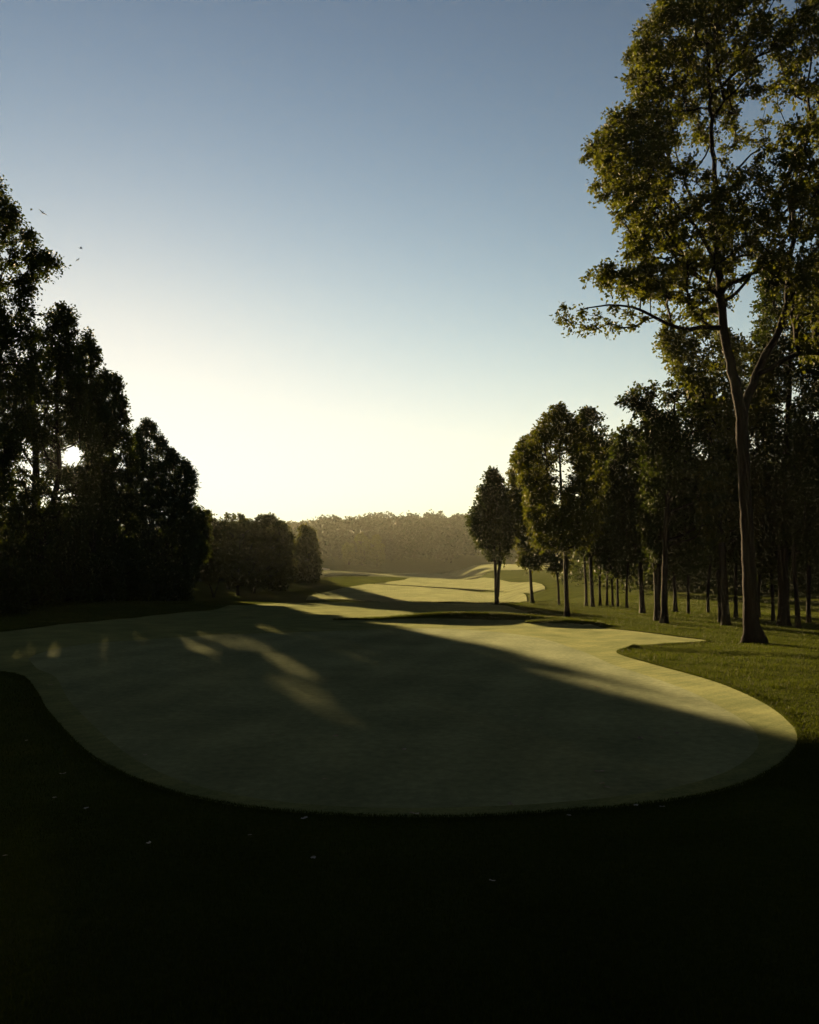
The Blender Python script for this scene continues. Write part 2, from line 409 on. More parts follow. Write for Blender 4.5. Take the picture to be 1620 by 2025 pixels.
class Wood:
    def __init__(s): s.V = []; s.Q = []; s.n = 0
    def add(s, p, r, sides=6, lobe=None):
        v, q = tube(p, r, sides, lobe); s.V.append(v); s.Q.append(q + s.n); s.n += len(v)
    def mesh(s, name, mat): return mesh_np(name, np.concatenate(s.V), [np.concatenate(s.Q)], mat, True)

def resample(P, step):
    P = np.asarray(P, float); d = np.r_[0, np.cumsum(np.linalg.norm(np.diff(P[:, :3], axis=0), axis=1))]
    n = max(3, int(d[-1] / step) + 1); t = np.linspace(0, d[-1], n)
    # smooth through a second pass
    Q = np.stack([np.interp(t, d, P[:, k]) for k in range(P.shape[1])], -1)
    for _ in range(2):
        Q[1:-1] = 0.25 * Q[:-2] + 0.5 * Q[1:-1] + 0.25 * Q[2:]
    return Q

def leaves(cl, rad, axis, rs, K, M, ll, flat=0.55, aspect=0.62):
    """twigs radiating in every clump, leaves set along each twig"""
    n = len(cl)
    out = cl - axis; out[:, 2] = out[:, 2] * 0.4 + 0.35 * np.abs(rad)
    out /= np.linalg.norm(out, axis=1, keepdims=True) + 1e-6
    D = rs.normal(0, 1, (n, K, 3)); D[..., 2] *= 0.75
    D /= np.linalg.norm(D, axis=2, keepdims=True)
    D = D + 0.45 * out[:, None, :]; D /= np.linalg.norm(D, axis=2, keepdims=True)
    Ln = rad[:, None] * rs.uniform(0.45, 1.08, (n, K))
    t = (np.arange(M) + 0.6) / M
    P = cl[:, None, None, :] + D[:, :, None, :] * (Ln[:, :, None] * t[None, None, :])[..., None]
    P[..., 2] -= (t[None, None, :] ** 2) * Ln[:, :, None] * 0.18
    P = P + rs.normal(0, 1, P.shape) * (0.10 * rad[:, None, None, None])
    P = P.reshape(-1, 3); m = len(P)
    A = np.repeat(D.reshape(-1, 3), M, axis=0) * 0.7 + rs.normal(0, 0.75, (m, 3))
    A[:, 2] -= 0.25
    A /= np.linalg.norm(A, axis=1, keepdims=True)
    Nn = rs.normal(0, 1, (m, 3)); Nn[:, 2] = np.abs(Nn[:, 2]) + flat
    S = np.cross(A, Nn); S /= np.linalg.norm(S, axis=1, keepdims=True) + 1e-9
    Up = np.cross(S, A)
    l = ll * rs.uniform(0.65, 1.3, (m, 1)); w = l * aspect * 0.5
    V = np.stack([P, P + A * l * 0.55 + S * w + Up * l * 0.08, P + A * l - Up * l * 0.05, P + A * l * 0.5 - S * w + Up * l * 0.08], 1)
    return V

def leaf_mesh(name, V, mat):
    m = len(V)
    return mesh_np(name, V.reshape(-1, 3), [np.arange(m * 4).reshape(m, 4)], mat)

CAMP = np.array([0, 0, CAM_H]); SD = np.array(SUN_DIR)
SHAFTS = [(CAMP, 1.45)]
_rg = np.random.RandomState(4); _sp = []
for (x, y, n) in [(535, 1312, 3), (590, 1355, 4), (425, 1266, 3), (392, 1276, 2), (500, 1284, 3), (105, 1288, 2), (345, 1264, 2), (40, 1291, 2), (200, 1272, 2), (290, 1262, 2), (640, 1410, 2), (460, 1256, 2)]:
    for q in range(n): _sp.append((x + _rg.uniform(-26, 26), y + _rg.uniform(-9, 9), _rg.uniform(.22, .38)))
for (x, y, r) in _sp:
    g_ = ground_at(x, y); SHAFTS.append((np.array([g_[0], g_[1], float(hgt(*g_))]), r))
def sun_gap(P, r0):
    """points inside the gaps in the crowns through which the sun shines"""
    m = np.zeros(len(P), bool)
    r0 = r0 * (0.7 + 0.6 * np.modf(np.abs(np.sin(P[:, 0] * 127.1 + P[:, 1] * 311.7 + P[:, 2] * 74.7) * 43758.5))[0])
    for p0, f in SHAFTS:
        d = P - p0; t = d @ SD
        m |= np.linalg.norm(d - t[:, None] * SD, axis=1) < r0 * f
    return m

TREE_COUNT = [0, 0]; DENS = 1.6
def tree(name, label, cat, Y, trunk, prof, rc, k=1.5, K=9, M=8, leaf=0.16, leaders=(), depth=0.9, mat=None, bark=None, seed=0,
         group=None, gap=None, holes=0.25, sides=9, extra=(), flat=0.55, aspect=0.62, base=None, edge=0.45, flare=1.55, limb_names=False, shrink=0.5, rscale=1.0, hole_scale=1.9):
    """trunk and leaders: (x, y, radius in m) along photograph pixels at distance Y; prof: rows (y, left, right) of the crown's outline"""
    rs = np.random.RandomState(seed + 11)
    mat = mat or M_LEAF; bark = bark or M_BARK
    TR = []
    for (x, y, r) in trunk:
        p = at(x, y, Y); TR.append([*p, r * rscale])
    TR = np.array(TR)
    g = float(hgt(TR[0, 0], TR[0, 1])); TR[0, 2] = g - 0.15
    if len(TR) > 1 and TR[1, 2] < g + 0.3: TR[1, 2] = g + 0.5
    root = np.array([TR[0, 0], TR[0, 1], g])
    T = resample(TR, max(0.3, 0.008 * Y))
    ht = np.clip((T[:, 2] - g) / 1.1, 0, 1)
    T[:, 3] *= 1 + (flare - 1) * (1 - ht) ** 2.5
    T[1:, :2] += rs.normal(0, 0.02, (len(T) - 1, 2)) * (T[1:, 3:4] * 2)
    w = Wood(); w.add(T[:, :3] - root, T[:, 3], sides, (0.03 + 0.24 * (1 - ht) ** 2.2, seed * 1.3))
    e = empty(name, root); tag(e, label, cat, group)
    nodes = [p[:3] for p in T]; nrad = [p[3] for p in T]; par = [-1] + list(range(len(T) - 1)); plen = [0.0]
    for i in range(1, len(T)): plen.append(plen[-1] + np.linalg.norm(T[i, :3] - T[i - 1, :3]))
    fixed = set(range(len(T)))
    nolow = len(T)
    for ld in leaders:
        off = ld[0] if not isinstance(ld[0], tuple) else 0.0
        pts = [q for q in ld if isinstance(q, tuple)]
        L = np.array([[*at(x, y, Y), r] for (x, y, r) in pts])
        L[:, 1] += off * np.linspace(0, 1, len(L)) ; L[:, 0] *= L[:, 1] / Y; L[:, 2] = CAM_H + (L[:, 2] - CAM_H) * L[:, 1] / Y
        L = resample(L, max(0.35, 0.012 * Y)); L[1:, :3] += rs.normal(0, 0.025, (len(L) - 1, 3))
        if limb_names:
            lw = Wood(); lw.add(L[:, :3] - root, L[:, 3], 8); obj('limb', lw.mesh('limb', bark), e)
        else: w.add(L[:, :3] - root, L[:, 3], 7)
        b = int(np.argmin([np.linalg.norm(q - L[0, :3]) for q in nodes]))
        for p in L:
            par.append(b); plen.append(plen[b] + np.linalg.norm(p[:3] - nodes[b])); nodes.append(p[:3]); nrad.append(p[3]); b = len(nodes) - 1; fixed.add(b)
    # crown clumps
    pr = np.array(prof, float); ys = np.linspace(pr[0, 0], pr[-1, 0], 200)
    xl = np.interp(ys, pr[:, 0], pr[:, 1]); xr = np.interp(ys, pr[:, 0], pr[:, 2]); wd = np.maximum(xr - xl, 1.0)
    rpx = rc * F / Y
    area = np.trapezoid(wd, ys) if hasattr(np, 'trapezoid') else np.trapz(wd, ys)
    n = max(10, int(k * DENS * area / rpx ** 2))
    cdf = np.cumsum(wd); cdf /= cdf[-1]
    n0 = int(n * 1.6)
    yy = np.interp(rs.rand(n0), cdf, ys)
    l_, r_ = np.interp(yy, ys, xl), np.interp(yy, ys, xr)
    rad = rc * rs.uniform(0.65, 1.15, n0)
    hw = np.maximum((r_ - l_) / 2 - rad * F / Y * shrink, (r_ - l_) * 0.14); cx = (l_ + r_) / 2
    an = rs.rand(n0) * 2 * math.pi; q = rs.rand(n0) ** edge
    u, v = q * np.cos(an), q * np.sin(an)
    # bias some clumps to the outline
    m = rs.rand(n0) < 0.3; u[m] = np.sign(u[m]) * np.sqrt(np.maximum(0, 1 - v[m] ** 2)) * rs.uniform(.85, 1, m.sum())
    X = (cx + u * hw - CX) / F * Y
    dY = np.clip(v * (hw + 5) / F * Y * depth, -0.17 * Y, 0.6 * Y)
    Yc = Y + dY
    P = np.c_[X * Yc / Y, Yc, CAM_H - (yy - HY) / F * Yc]
    s = hole_scale * rc
    nz = np.sin(P[:, 0] / s + seed) * np.sin(P[:, 1] / s + 1.3 * seed) + np.sin(P[:, 2] / s * 1.2 + 2.1 * seed) * np.cos(P[:, 0] / s * 0.7)
    th = np.quantile(nz, holes)
    keep = nz >= th
    P, rad = P[keep][:n], rad[keep][:n]
    for (x, y, r) in extra:
        P = np.r_[P, [at(x, y, Y)]]; rad = np.r_[rad, r]
    P[:, 2] = np.maximum(P[:, 2], hgt(P[:, 0], P[:, 1]) + rad * 0.5)
    if gap:
        kk = ~sun_gap(P, gap + 0.3 * rc); P, rad = P[kk], rad[kk]
    # branch out to the clumps
    ax = np.array(nodes)[:nolow]
    dmin = np.array([np.min(np.linalg.norm(ax - p, axis=1)) for p in P])
    order = np.argsort(dmin); paths = []
    NA = np.zeros((len(nodes) + len(P) * 14, 3)); NL = np.zeros(len(NA)); cnt = len(nodes)
    NA[:cnt] = nodes; NL[:cnt] = plen
    ctop = at(0, pr[-1, 0], Y)[2] - rc * 2.5
    low = NA[:, 2] < min(ctop, np.max(NA[:cnt, 2]) - 0.5)
    parent = list(par); step = max(0.5, 0.011 * Y)
    for ci in order:
        c = P[ci]
        d = np.linalg.norm(NA[:cnt] - c, axis=1)
        cost = d + 1.6 * np.maximum(0, NA[:cnt, 2] - c[2] + 0.25 * d) + 0.28 * NL[:cnt]
        cost[:nolow][low[:nolow]] += 6
        b = int(np.argmin(cost)); L = d[b]
        if L < 0.15: continue
        kk = min(12, max(2, int(L / step)))
        t = np.linspace(0, 1, kk + 1)[1:, None]
        pts = NA[b] + (c - NA[b]) * t
        bow = np.sin(math.pi * t) * L * 0.10
        pts = pts + bow * np.array([[0, 0, 1.0]]) * rs.uniform(-0.6, 1.0) + rs.normal(0, 0.045, pts.shape) * L ** 0.5 * np.sin(math.pi * t)
        idx = [b]
        for p in pts:
            if cnt >= len(NA): break
            NA[cnt] = p; NL[cnt] = NL[idx[-1]] + np.linalg.norm(p - NA[idx[-1]]); parent.append(idx[-1]); idx.append(cnt); cnt += 1
        paths.append(idx)
    load = np.zeros(cnt)
    for idx in paths: load[idx[-1]] += 1
    for i in range(cnt - 1, -1, -1):
        if parent[i] >= 0: load[parent[i]] += load[i]
    rt = max(0.010, 0.00030 * Y)
    fr = {i: nrad[i] for i in fixed}
    for idx in paths:
        r = rt * np.maximum(load[idx], 1) ** 0.46
        r[0] = r[1] if len(r) > 1 else r[0]
        cap = fr.get(idx[0]); 
        if cap is not None: r = np.minimum(r, cap * 0.62)
        pp = NA[idx]
        if gap and sun_gap(pp, gap * 0.8).any(): continue
        w.add(pp - root, r, 5 if r[0] > 0.03 else 4)
    obj('trunk', w.mesh('trunk', bark), e)
    # leaves
    axis = np.c_[np.interp(P[:, 2], T[:, 2], T[:, 0]), np.interp(P[:, 2], T[:, 2], T[:, 1]), P[:, 2] - rc]
    V = leaves(P.copy(), rad, axis, rs, K, M, leaf, flat, aspect)
    if gap:
        V = V[~sun_gap(V.mean(1), gap)]
    zmin = V[..., 2].min(1); V = V[zmin > hgt(V[:, 0, 0], V[:, 0, 1]) + 0.02]
    obj('crown', leaf_mesh('crown', V - root, mat), e)
    TREE_COUNT[0] += 1; TREE_COUNT[1] += len(V)
    return e

def Yof(x, y): return float(ground_at(x, y)[1])

# --- the tall tree on the right
YB = 33.6
BIGPROF = [(-90, 1310, 1660), (-40, 1285, 1700), (10, 1272, 1740), (35, 1275, 1750), (55, 1243, 1760), (85, 1240, 1770), (110, 1201, 1780), (140, 1208, 1780), (165, 1240, 1780), (205, 1238, 1790), (228, 1178, 1790),
           (262, 1172, 1790), (290, 1131, 1790), (318, 1138, 1790), (345, 1172, 1790), (372, 1140, 1790), (415, 1142, 1790), (445, 1170, 1780), (478, 1206, 1780), (498, 1196, 1770), (516, 1131, 1770), (548, 1134, 1760),
           (570, 1172, 1750), (590, 1300, 1740), (620, 1345, 1720), (655, 1430, 1710), (700, 1495, 1700)]
tree('broadleaf_tree', 'tall forked broadleaf tree with thick trunk rising above the right edge', 'tree', YB,
     [(1491, 1272, .36), (1487, 1245, .34), (1484, 1180, .29), (1478, 1050, .26), (1472, 950, .25), (1468, 860, .25), (1467, 812, .26)],
     BIGPROF, 0.56, rscale=0.9, k=2.3, shrink=0.8, K=9, M=9, leaf=0.15, depth=0.7, seed=3, holes=0.38, hole_scale=2.4, sides=16, limb_names=True, edge=0.5,
     leaders=[[(1466, 818, .21), (1455, 760, .19), (1440, 700, .175), (1430, 645, .165), (1422, 560, .15), (1419, 470, .12), (1414, 370, .10), (1408, 270, .08), (1402, 150, .06), (1396, 30, .04), (1395, -40, .02)],
              [1.2, (1469, 818, .19), (1488, 755, .17), (1511, 706, .15), (1543, 655, .135), (1559, 585, .12), (1564, 500, .10), (1573, 400, .085), (1590, 320, .07), (1600, 200, .05), (1604, 60, .03)],
              [-0.8, (1428, 648, .10), (1395, 648, .085), (1350, 654, .075), (1312, 641, .065), (1272, 611, .055), (1235, 601, .04), (1185, 605, .03), (1140, 614, .018)],
              [-1.5, (1420, 525, .09), (1395, 480, .075), (1370, 440, .06), (1330, 395, .045), (1300, 360, .03), (1270, 330, .02)],
              [1.5, (1419, 470, .08), (1390, 420, .06), (1365, 390, .05), (1345, 330, .035), (1330, 270, .02)],
              [2.0, (1414, 400, .07), (1440, 360, .055), (1460, 330, .045), (1490, 300, .03), (1520, 280, .018)],
              [-1.0, (1425, 600, .07), (1470, 570, .06), (1500, 520, .05), (1530, 470, .035), (1550, 430, .02)]],
     extra=[(1112, 628, .5), (1135, 640, .55), (1160, 648, .6), (1155, 620, .5), (1185, 625, .5), (1205, 640, .5), (1230, 648, .55), (1255, 645, .5), (1215, 612, .4), (1250, 622, .45), (1275, 632, .35), (1178, 652, .45), (1120, 612, .4),
            (1215, 570, .5), (1240, 585, .5), (1265, 575, .5), (1235, 560, .5), (1270, 550, .5), (1300, 560, .45)])

# --- the left wood edge, sun behind it
GAP = 0.42
def L(name, label, Y, trunk, prof, rc, **kw):
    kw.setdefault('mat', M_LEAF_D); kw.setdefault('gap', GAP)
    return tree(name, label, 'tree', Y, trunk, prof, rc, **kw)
L('broadleaf_tree', 'tallest dark tree cut by the left edge, its crown reaching highest on that side', 50,
  [(-40, 1238, .42), (-42, 1150, .36), (-38, 1000, .30), (-30, 800, .24), (-25, 650, .17), (-25, 500, .10), (-20, 400, .04)],
  [(355, -60, 2), (372, -90, 10), (400, -120, 36), (418, -130, 45), (436, -150, 53), (452, -150, 46), (464, -160, 78), (492, -160, 88), (508, -170, 112), (522, -170, 126), (545, -180, 108), (555, -180, 70), (572, -180, 80), (598, -190, 64),
   (620, -190, 72), (700, -200, 85), (800, -200, 70), (900, -200, 40), (1000, -180, 20)], 0.75, k=2.9, K=9, M=8, leaf=0.18, seed=21, holes=0.2, sides=12, leaders=[[(60, 622, .05), (76, 618, .045), (90, 629, .035), (104, 623, .02), (120, 608, .008)], [(88, 627, .02), (92, 612, .014), (104, 602, .006)]])
L('broadleaf_tree', 'dark tree with a leaning trunk just below and left of the sun', 60,
  [(78, 1228, .30), (82, 1085, .25), (98, 1020, .22), (112, 965, .19), (119, 925, .15), (112, 840, .11), (112, 740, .07), (122, 650, .03)],
  [(604, 105, 138), (622, 85, 154), (650, 80, 156), (694, 60, 152), (740, 50, 165), (800, 40, 195), (880, 20, 205), (960, 10, 200), (1060, 10, 180), (1130, 10, 170)], 0.75, k=2.3, leaf=0.2, seed=34, holes=0.22)
L('broadleaf_tree', 'dark thick-trunked tree left of the sun, behind the leaning trunk', 66,
  [(62, 1226, .42), (66, 1100, .36), (72, 980, .30), (70, 880, .22), (66, 780, .14), (60, 690, .05)],
  [(650, 30, 90), (700, 0, 140), (780, -30, 170), (880, -40, 130), (1000, -40, 110), (1100, -20, 100)], 0.75, k=1.2, leaf=0.22, seed=38, holes=0.28)
L('broadleaf_tree', 'dark pointed tree top right of the highest left crowns', 72,
  [(185, 1215, .30), (182, 1080, .26), (180, 950, .2), (178, 800, .12), (178, 690, .03)],
  [(660, 165, 188), (680, 150, 197), (711, 140, 201), (740, 140, 192), (790, 130, 215), (860, 130, 228), (950, 120, 228), (1050, 120, 225), (1140, 120, 220)], 0.7, k=2.6, leaf=0.22, seed=45, holes=0.12)
L('broadleaf_tree', 'dark broad tree to the right of the sun', 80,
  [(232, 1206, .30), (230, 1080, .25), (225, 950, .2), (218, 840, .12), (215, 770, .03)],
  [(737, 195, 228), (758, 180, 250), (772, 175, 240), (790, 170, 253), (838, 175, 262), (862, 180, 265), (930, 180, 275), (1030, 170, 280), (1110, 180, 280)], 0.8, k=3.2, leaf=0.25, seed=51, holes=0.06)
L('bushy_tree', 'dense bushy dark tree with spiky top at the right end of the left wood', 93,
  [(305, 1192, .30), (303, 1080, .24), (300, 960, .16), (296, 880, .06), (296, 855, .02)],
  [(836, 283, 303), (850, 268, 314), (877, 255, 332), (908, 252, 366), (930, 250, 388), (952, 245, 392), (991, 245, 388), (1060, 245, 396), (1130, 255, 385), (1175, 265, 360)], 0.75, k=3.9, leaf=0.27, seed=62, holes=0.02, mat=M_LEAF_P, flat=0.2, aspect=0.4)
L('bushy_tree', 'low dark tree leaning out over the grass at the end of the left wood', 98,
  [(352, 1190, .22), (358, 1130, .18), (368, 1080, .14), (382, 1040, .08), (392, 1015, .03)],
  [(1003, 380, 408), (1020, 365, 414), (1041, 350, 422), (1070, 340, 421), (1100, 335, 416), (1130, 340, 400), (1165, 345, 370)], 0.75, k=2.8, leaf=0.27, seed=67, holes=0.12)
# the wood behind, filling the gaps
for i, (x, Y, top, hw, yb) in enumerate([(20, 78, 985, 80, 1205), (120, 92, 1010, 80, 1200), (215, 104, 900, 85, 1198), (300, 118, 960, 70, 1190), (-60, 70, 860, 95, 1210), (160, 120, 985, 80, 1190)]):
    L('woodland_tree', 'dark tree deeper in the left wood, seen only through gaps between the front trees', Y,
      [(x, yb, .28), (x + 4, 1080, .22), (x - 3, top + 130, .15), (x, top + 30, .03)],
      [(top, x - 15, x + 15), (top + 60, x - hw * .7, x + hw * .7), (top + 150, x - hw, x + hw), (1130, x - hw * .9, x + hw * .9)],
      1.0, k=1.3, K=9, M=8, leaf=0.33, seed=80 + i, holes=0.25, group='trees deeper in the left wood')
# undergrowth along the wood edge
UG = [(-30, 48, 1090, 90), (50, 55, 1110, 75), (120, 60, 1090, 70), (180, 66, 1075, 65), (240, 74, 1070, 60), (290, 82, 1100, 50), (335, 90, 1130, 40), (356, 92, 1160, 26), (80, 75, 1060, 80), (190, 90, 1050, 80), (0, 62, 1060, 90), (104, 64, 1012, 42)]  # last shrub added to block sun leaking onto the left rough
UGL = ['dark undergrowth shrub cut by the left edge, beneath the tallest tree', 'dark shrub at the foot of the thick trunk', 'dark shrub right of the leaning trunk', 'dark wide shrub under the pointed tree',
       'dark shrub under the broad tree right of the sun', 'dark shrub at the foot of the bushy tree', 'low dark shrub near the right end of the left wood', 'smallest ragged shrub at the very end of the left wood',
       'dark shrub in the second row behind the leaning trunk', 'dark shrub in the second row behind the pointed tree', 'dark shrub in the second row behind the tallest tree', 'tall narrow dark shrub added under the leaning trunk, left of the sun, to block stray sunlight']
for i, (x, Y, top, hw) in enumerate(UG):
    gx = (x - CX) / F * Y; yb = HY + (CAM_H - float(hgt(gx, Y))) / Y * F
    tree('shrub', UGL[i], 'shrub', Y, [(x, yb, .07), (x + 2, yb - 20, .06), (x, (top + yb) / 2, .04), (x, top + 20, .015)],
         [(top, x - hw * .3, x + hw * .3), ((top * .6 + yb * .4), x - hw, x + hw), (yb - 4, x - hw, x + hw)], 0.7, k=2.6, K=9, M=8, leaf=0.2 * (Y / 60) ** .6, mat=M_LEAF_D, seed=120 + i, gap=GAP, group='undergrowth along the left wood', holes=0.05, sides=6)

# --- hazy trees left of the valley
def Mt(label, Y, trunk, prof, rc, **kw):
    kw['k'] = kw['k'] * 0.8
    return tree('broadleaf_tree', label, 'tree', Y, trunk, prof, rc * 0.85, mat=M_LEAF, **kw)
Mt('small hazy tree with a forked trunk, leftmost of the group by the valley', 128, [(424, 1184, .16), (420, 1168, .14), (412, 1150, .11), (405, 1125, .07), (404, 1090, .03)],
   [(1062, 412, 438), (1080, 398, 450), (1110, 394, 455), (1135, 398, 452), (1152, 405, 445)], 0.8, k=2.2, leaf=0.34, seed=201, leaders=[[(424, 1178, .10), (432, 1160, .09), (438, 1140, .06), (440, 1110, .03)]])
Mt('airy hazy tree with the highest crown of the valley group', 150, [(452, 1180, .22), (450, 1130, .18), (448, 1070, .10), (446, 1020, .03)],
   [(1002, 415, 432), (1012, 405, 455), (1022, 398, 482), (1045, 396, 500), (1080, 400, 500), (1120, 405, 490)], 0.9, k=1.5, leaf=0.38, seed=202, holes=0.35)
Mt('hazy round tree in the middle of the valley group', 132, [(470, 1184, .18), (470, 1160, .16), (472, 1110, .11), (475, 1060, .04)],
   [(1030, 462, 490), (1050, 445, 515), (1090, 438, 525), (1130, 440, 525), (1158, 450, 515)], 0.9, k=2.2, leaf=0.36, seed=203)
Mt('hazy tree with slanting twin trunk right of the round one', 136, [(502, 1186, .17), (503, 1160, .15), (508, 1120, .11), (518, 1060, .04)],
   [(1020, 515, 538), (1032, 498, 556), (1055, 492, 576), (1090, 500, 582), (1130, 505, 570), (1160, 490, 550)], 0.9, k=2.5, leaf=0.36, seed=204, leaders=[[(502, 1183, .12), (494, 1160, .1), (488, 1130, .06)]])
Mt('hazy bushy tree reaching nearly to the ground beside the shaded bank', 142, [(548, 1184, .17), (548, 1160, .15), (548, 1110, .09), (550, 1060, .03)],
   [(1035, 540, 562), (1060, 520, 583), (1100, 515, 590), (1140, 520, 585), (1175, 525, 560)], 0.95, k=2.5, leaf=0.38, seed=205)
Mt('narrow upright hazy tree at the right end of the valley group', 165, [(612, 1172, .2), (612, 1130, .16), (610, 1090, .1), (606, 1055, .03)],
   [(1042, 597, 610), (1053, 588, 624), (1086, 583, 633), (1130, 582, 634), (1158, 588, 632)], 1.0, k=2.6, leaf=0.42, seed=206, holes=0.1)
Mt('hazy tree behind the bank, left of the narrow one', 172, [(578, 1172, .2), (578, 1130, .15), (576, 1095, .05)],
   [(1072, 566, 586), (1095, 555, 596), (1130, 552, 600), (1162, 556, 596)], 1.0, k=2.4, leaf=0.42, seed=207, holes=0.1)

# --- right wood edge
def Rt(label, x, y, trunk, prof, rc, name='broadleaf_tree', **kw):
    Y = kw.pop('Y', None) or Yof(x, y)
    kw.setdefault('rscale', 0.78); kw.setdefault('flare', 1.35); kw['k'] = kw['k'] * 1.35; kw['holes'] = min(kw.get('holes', .25), .22)
    return tree(name, label, 'tree', Y, [(x, y, trunk[0][2] * 1.1)] + trunk, prof, rc, **kw)
Rt('twin-stemmed tree with tapering crown, leftmost of the right-hand trees', 983, 1195, [(982, 1180, .2), (980, 1130, .17), (978, 1080, .14), (976, 1000, .09), (975, 950, .03)],
   [(935, 966, 984), (960, 948, 1000), (1000, 936, 1012), (1030, 920, 1016), (1060, 934, 1020), (1090, 944, 1018), (1112, 950, 992)], 0.62, leaf=0.24, k=2.3, seed=301, mat=M_LEAF_D,
   leaders=[[(984, 1180, .14), (988, 1130, .13), (988, 1085, .10), (992, 1030, .05)]])
Rt('slim tree with round crown between the twin-stemmed tree and the spreading tree', 1053, 1193, [(1051, 1170, .17), (1048, 1110, .14), (1046, 1040, .1), (1044, 960, .06), (1043, 890, .02)],
   [(868, 1030, 1052), (890, 1018, 1070), (930, 1005, 1080), (990, 998, 1092), (1050, 1005, 1092), (1095, 1018, 1088), (1122, 1030, 1070)], 0.65, leaf=0.25, k=2.2, seed=302)
Rt('spreading broadleaf tree standing forward on the lit grass at the right', 1122, 1221, [(1121, 1190, .17), (1118, 1100, .155), (1112, 1010, .12), (1108, 920, .08), (1104, 850, .03)],
   [(808, 1082, 1118), (830, 1070, 1142), (855, 1048, 1165), (876, 1022, 1185), (905, 1012, 1200), (950, 1022, 1208), (1000, 1035, 1205), (1045, 1042, 1190), (1085, 1060, 1165)], 0.58, leaf=0.17, k=2.5, seed=303, holes=0.3,
   leaders=[[0.6, (1114, 1040, .07), (1135, 980, .055), (1150, 920, .04), (1160, 860, .02)], [-.6, (1117, 1080, .06), (1092, 1030, .05), (1070, 980, .03), (1055, 930, .02)]])
Rt('thin forked sapling just behind the spreading tree', 1106, 1196, [(1104, 1150, .11), (1098, 1110, .08), (1094, 1070, .05), (1092, 1030, .02)],
   [(1020, 1080, 1110), (1050, 1070, 1125), (1090, 1075, 1130), (1130, 1085, 1130)], 0.6, leaf=0.24, k=1.2, seed=304, leaders=[[(1104, 1140, .07), (1108, 1105, .05), (1112, 1060, .02)]])
Rt('tall-topped tree behind the spreading tree', 1173, 1200, [(1170, 1150, .18), (1166, 1060, .16), (1164, 960, .12), (1162, 880, .05)],
   [(814, 1148, 1180), (838, 1130, 1202), (870, 1128, 1224), (940, 1140, 1222), (1020, 1140, 1218), (1090, 1145, 1210)], 0.75, leaf=0.27, k=2.4, seed=305, mat=M_LEAF_D)
Rt('tree with domed dark crown right of the tall-topped tree', 1271, 1213, [(1268, 1150, .2), (1262, 1060, .17), (1250, 960, .12), (1242, 890, .04)],
   [(846, 1226, 1256), (865, 1208, 1280), (910, 1198, 1300), (980, 1196, 1305), (1060, 1205, 1300), (1110, 1215, 1285)], 0.75, leaf=0.25, k=2.6, seed=306, mat=M_LEAF_D, holes=0.15)
Rt('tree with two stems close together under the domed crown', 1300, 1228, [(1300, 1160, .2), (1302, 1060, .17), (1310, 940, .12), (1316, 870, .04)],
   [(835, 1296, 1340), (860, 1270, 1365), (920, 1262, 1380), (1000, 1260, 1385), (1080, 1270, 1370), (1120, 1290, 1345)], 0.72, leaf=0.22, k=2.5, seed=307, mat=M_LEAF_D, holes=0.15,
   leaders=[[(1302, 1215, .14), (1298, 1150, .13), (1290, 1060, .1), (1285, 960, .05)]])
Rt('wide-limbed tree whose branches reach left against the sky', 1314, 1233, [(1314, 1180, .21), (1316, 1080, .18), (1322, 960, .15), (1330, 860, .11), (1335, 790, .05)],
   [(745, 1290, 1345), (768, 1232, 1400), (795, 1222, 1430), (815, 1250, 1445), (850, 1275, 1460), (920, 1270, 1462), (1000, 1280, 1455), (1060, 1300, 1440)], 0.68, leaf=0.2, k=2.0, seed=308, mat=M_LEAF_D, holes=0.28,
   leaders=[[-1, (1328, 870, .08), (1300, 830, .06), (1265, 800, .04), (1235, 785, .02)]])
Rt('tall tree behind the forked one, crown filling below its lowest limb', 1436, 1237, [(1434, 1180, .24), (1428, 1080, .21), (1415, 960, .18), (1400, 840, .13), (1380, 720, .07), (1365, 660, .03)],
   [(616, 1306, 1340), (640, 1296, 1420), (690, 1300, 1510), (730, 1315, 1540), (780, 1340, 1540), (860, 1360, 1530), (960, 1380, 1510), (1060, 1390, 1500)], 0.72, leaf=0.2, k=2.0, seed=309, mat=M_LEAF, holes=0.25)
Rt('thick straight trunk right of the forked tree, dark crown above', 1551, 1250, [(1550, 1180, .36), (1548, 1080, .32), (1552, 950, .28), (1560, 800, .2), (1566, 650, .1), (1570, 560, .04)],
   [(470, 1540, 1640), (540, 1505, 1670), (620, 1490, 1680), (700, 1480, 1690), (800, 1480, 1700), (900, 1490, 1700), (1000, 1500, 1690), (1080, 1510, 1660)], 0.75, leaf=0.2, k=2.2, seed=310, mat=M_LEAF_D, holes=0.2, Y=46)
Rt('slim leaning trunk beside the thick straight one at the right', 1580, 1251, [(1576, 1190, .15), (1570, 1110, .13), (1568, 1000, .10), (1572, 900, .04)],
   [(860, 1550, 1600), (920, 1530, 1640), (1000, 1525, 1640), (1070, 1535, 1620)], 0.7, leaf=0.2, k=1.7, seed=311, mat=M_LEAF_D, Y=44)
Rt('dark tree cut by the right edge of the view', 1650, 1256, [(1650, 1180, .3), (1648, 1080, .27), (1650, 900, .2), (1652, 750, .1), (1652, 650, .03)],
   [(620, 1620, 1690), (720, 1570, 1740), (850, 1560, 1760), (980, 1560, 1760), (1090, 1580, 1730)], 0.8, leaf=0.2, k=1.7, seed=312, mat=M_LEAF_D, Y=42)
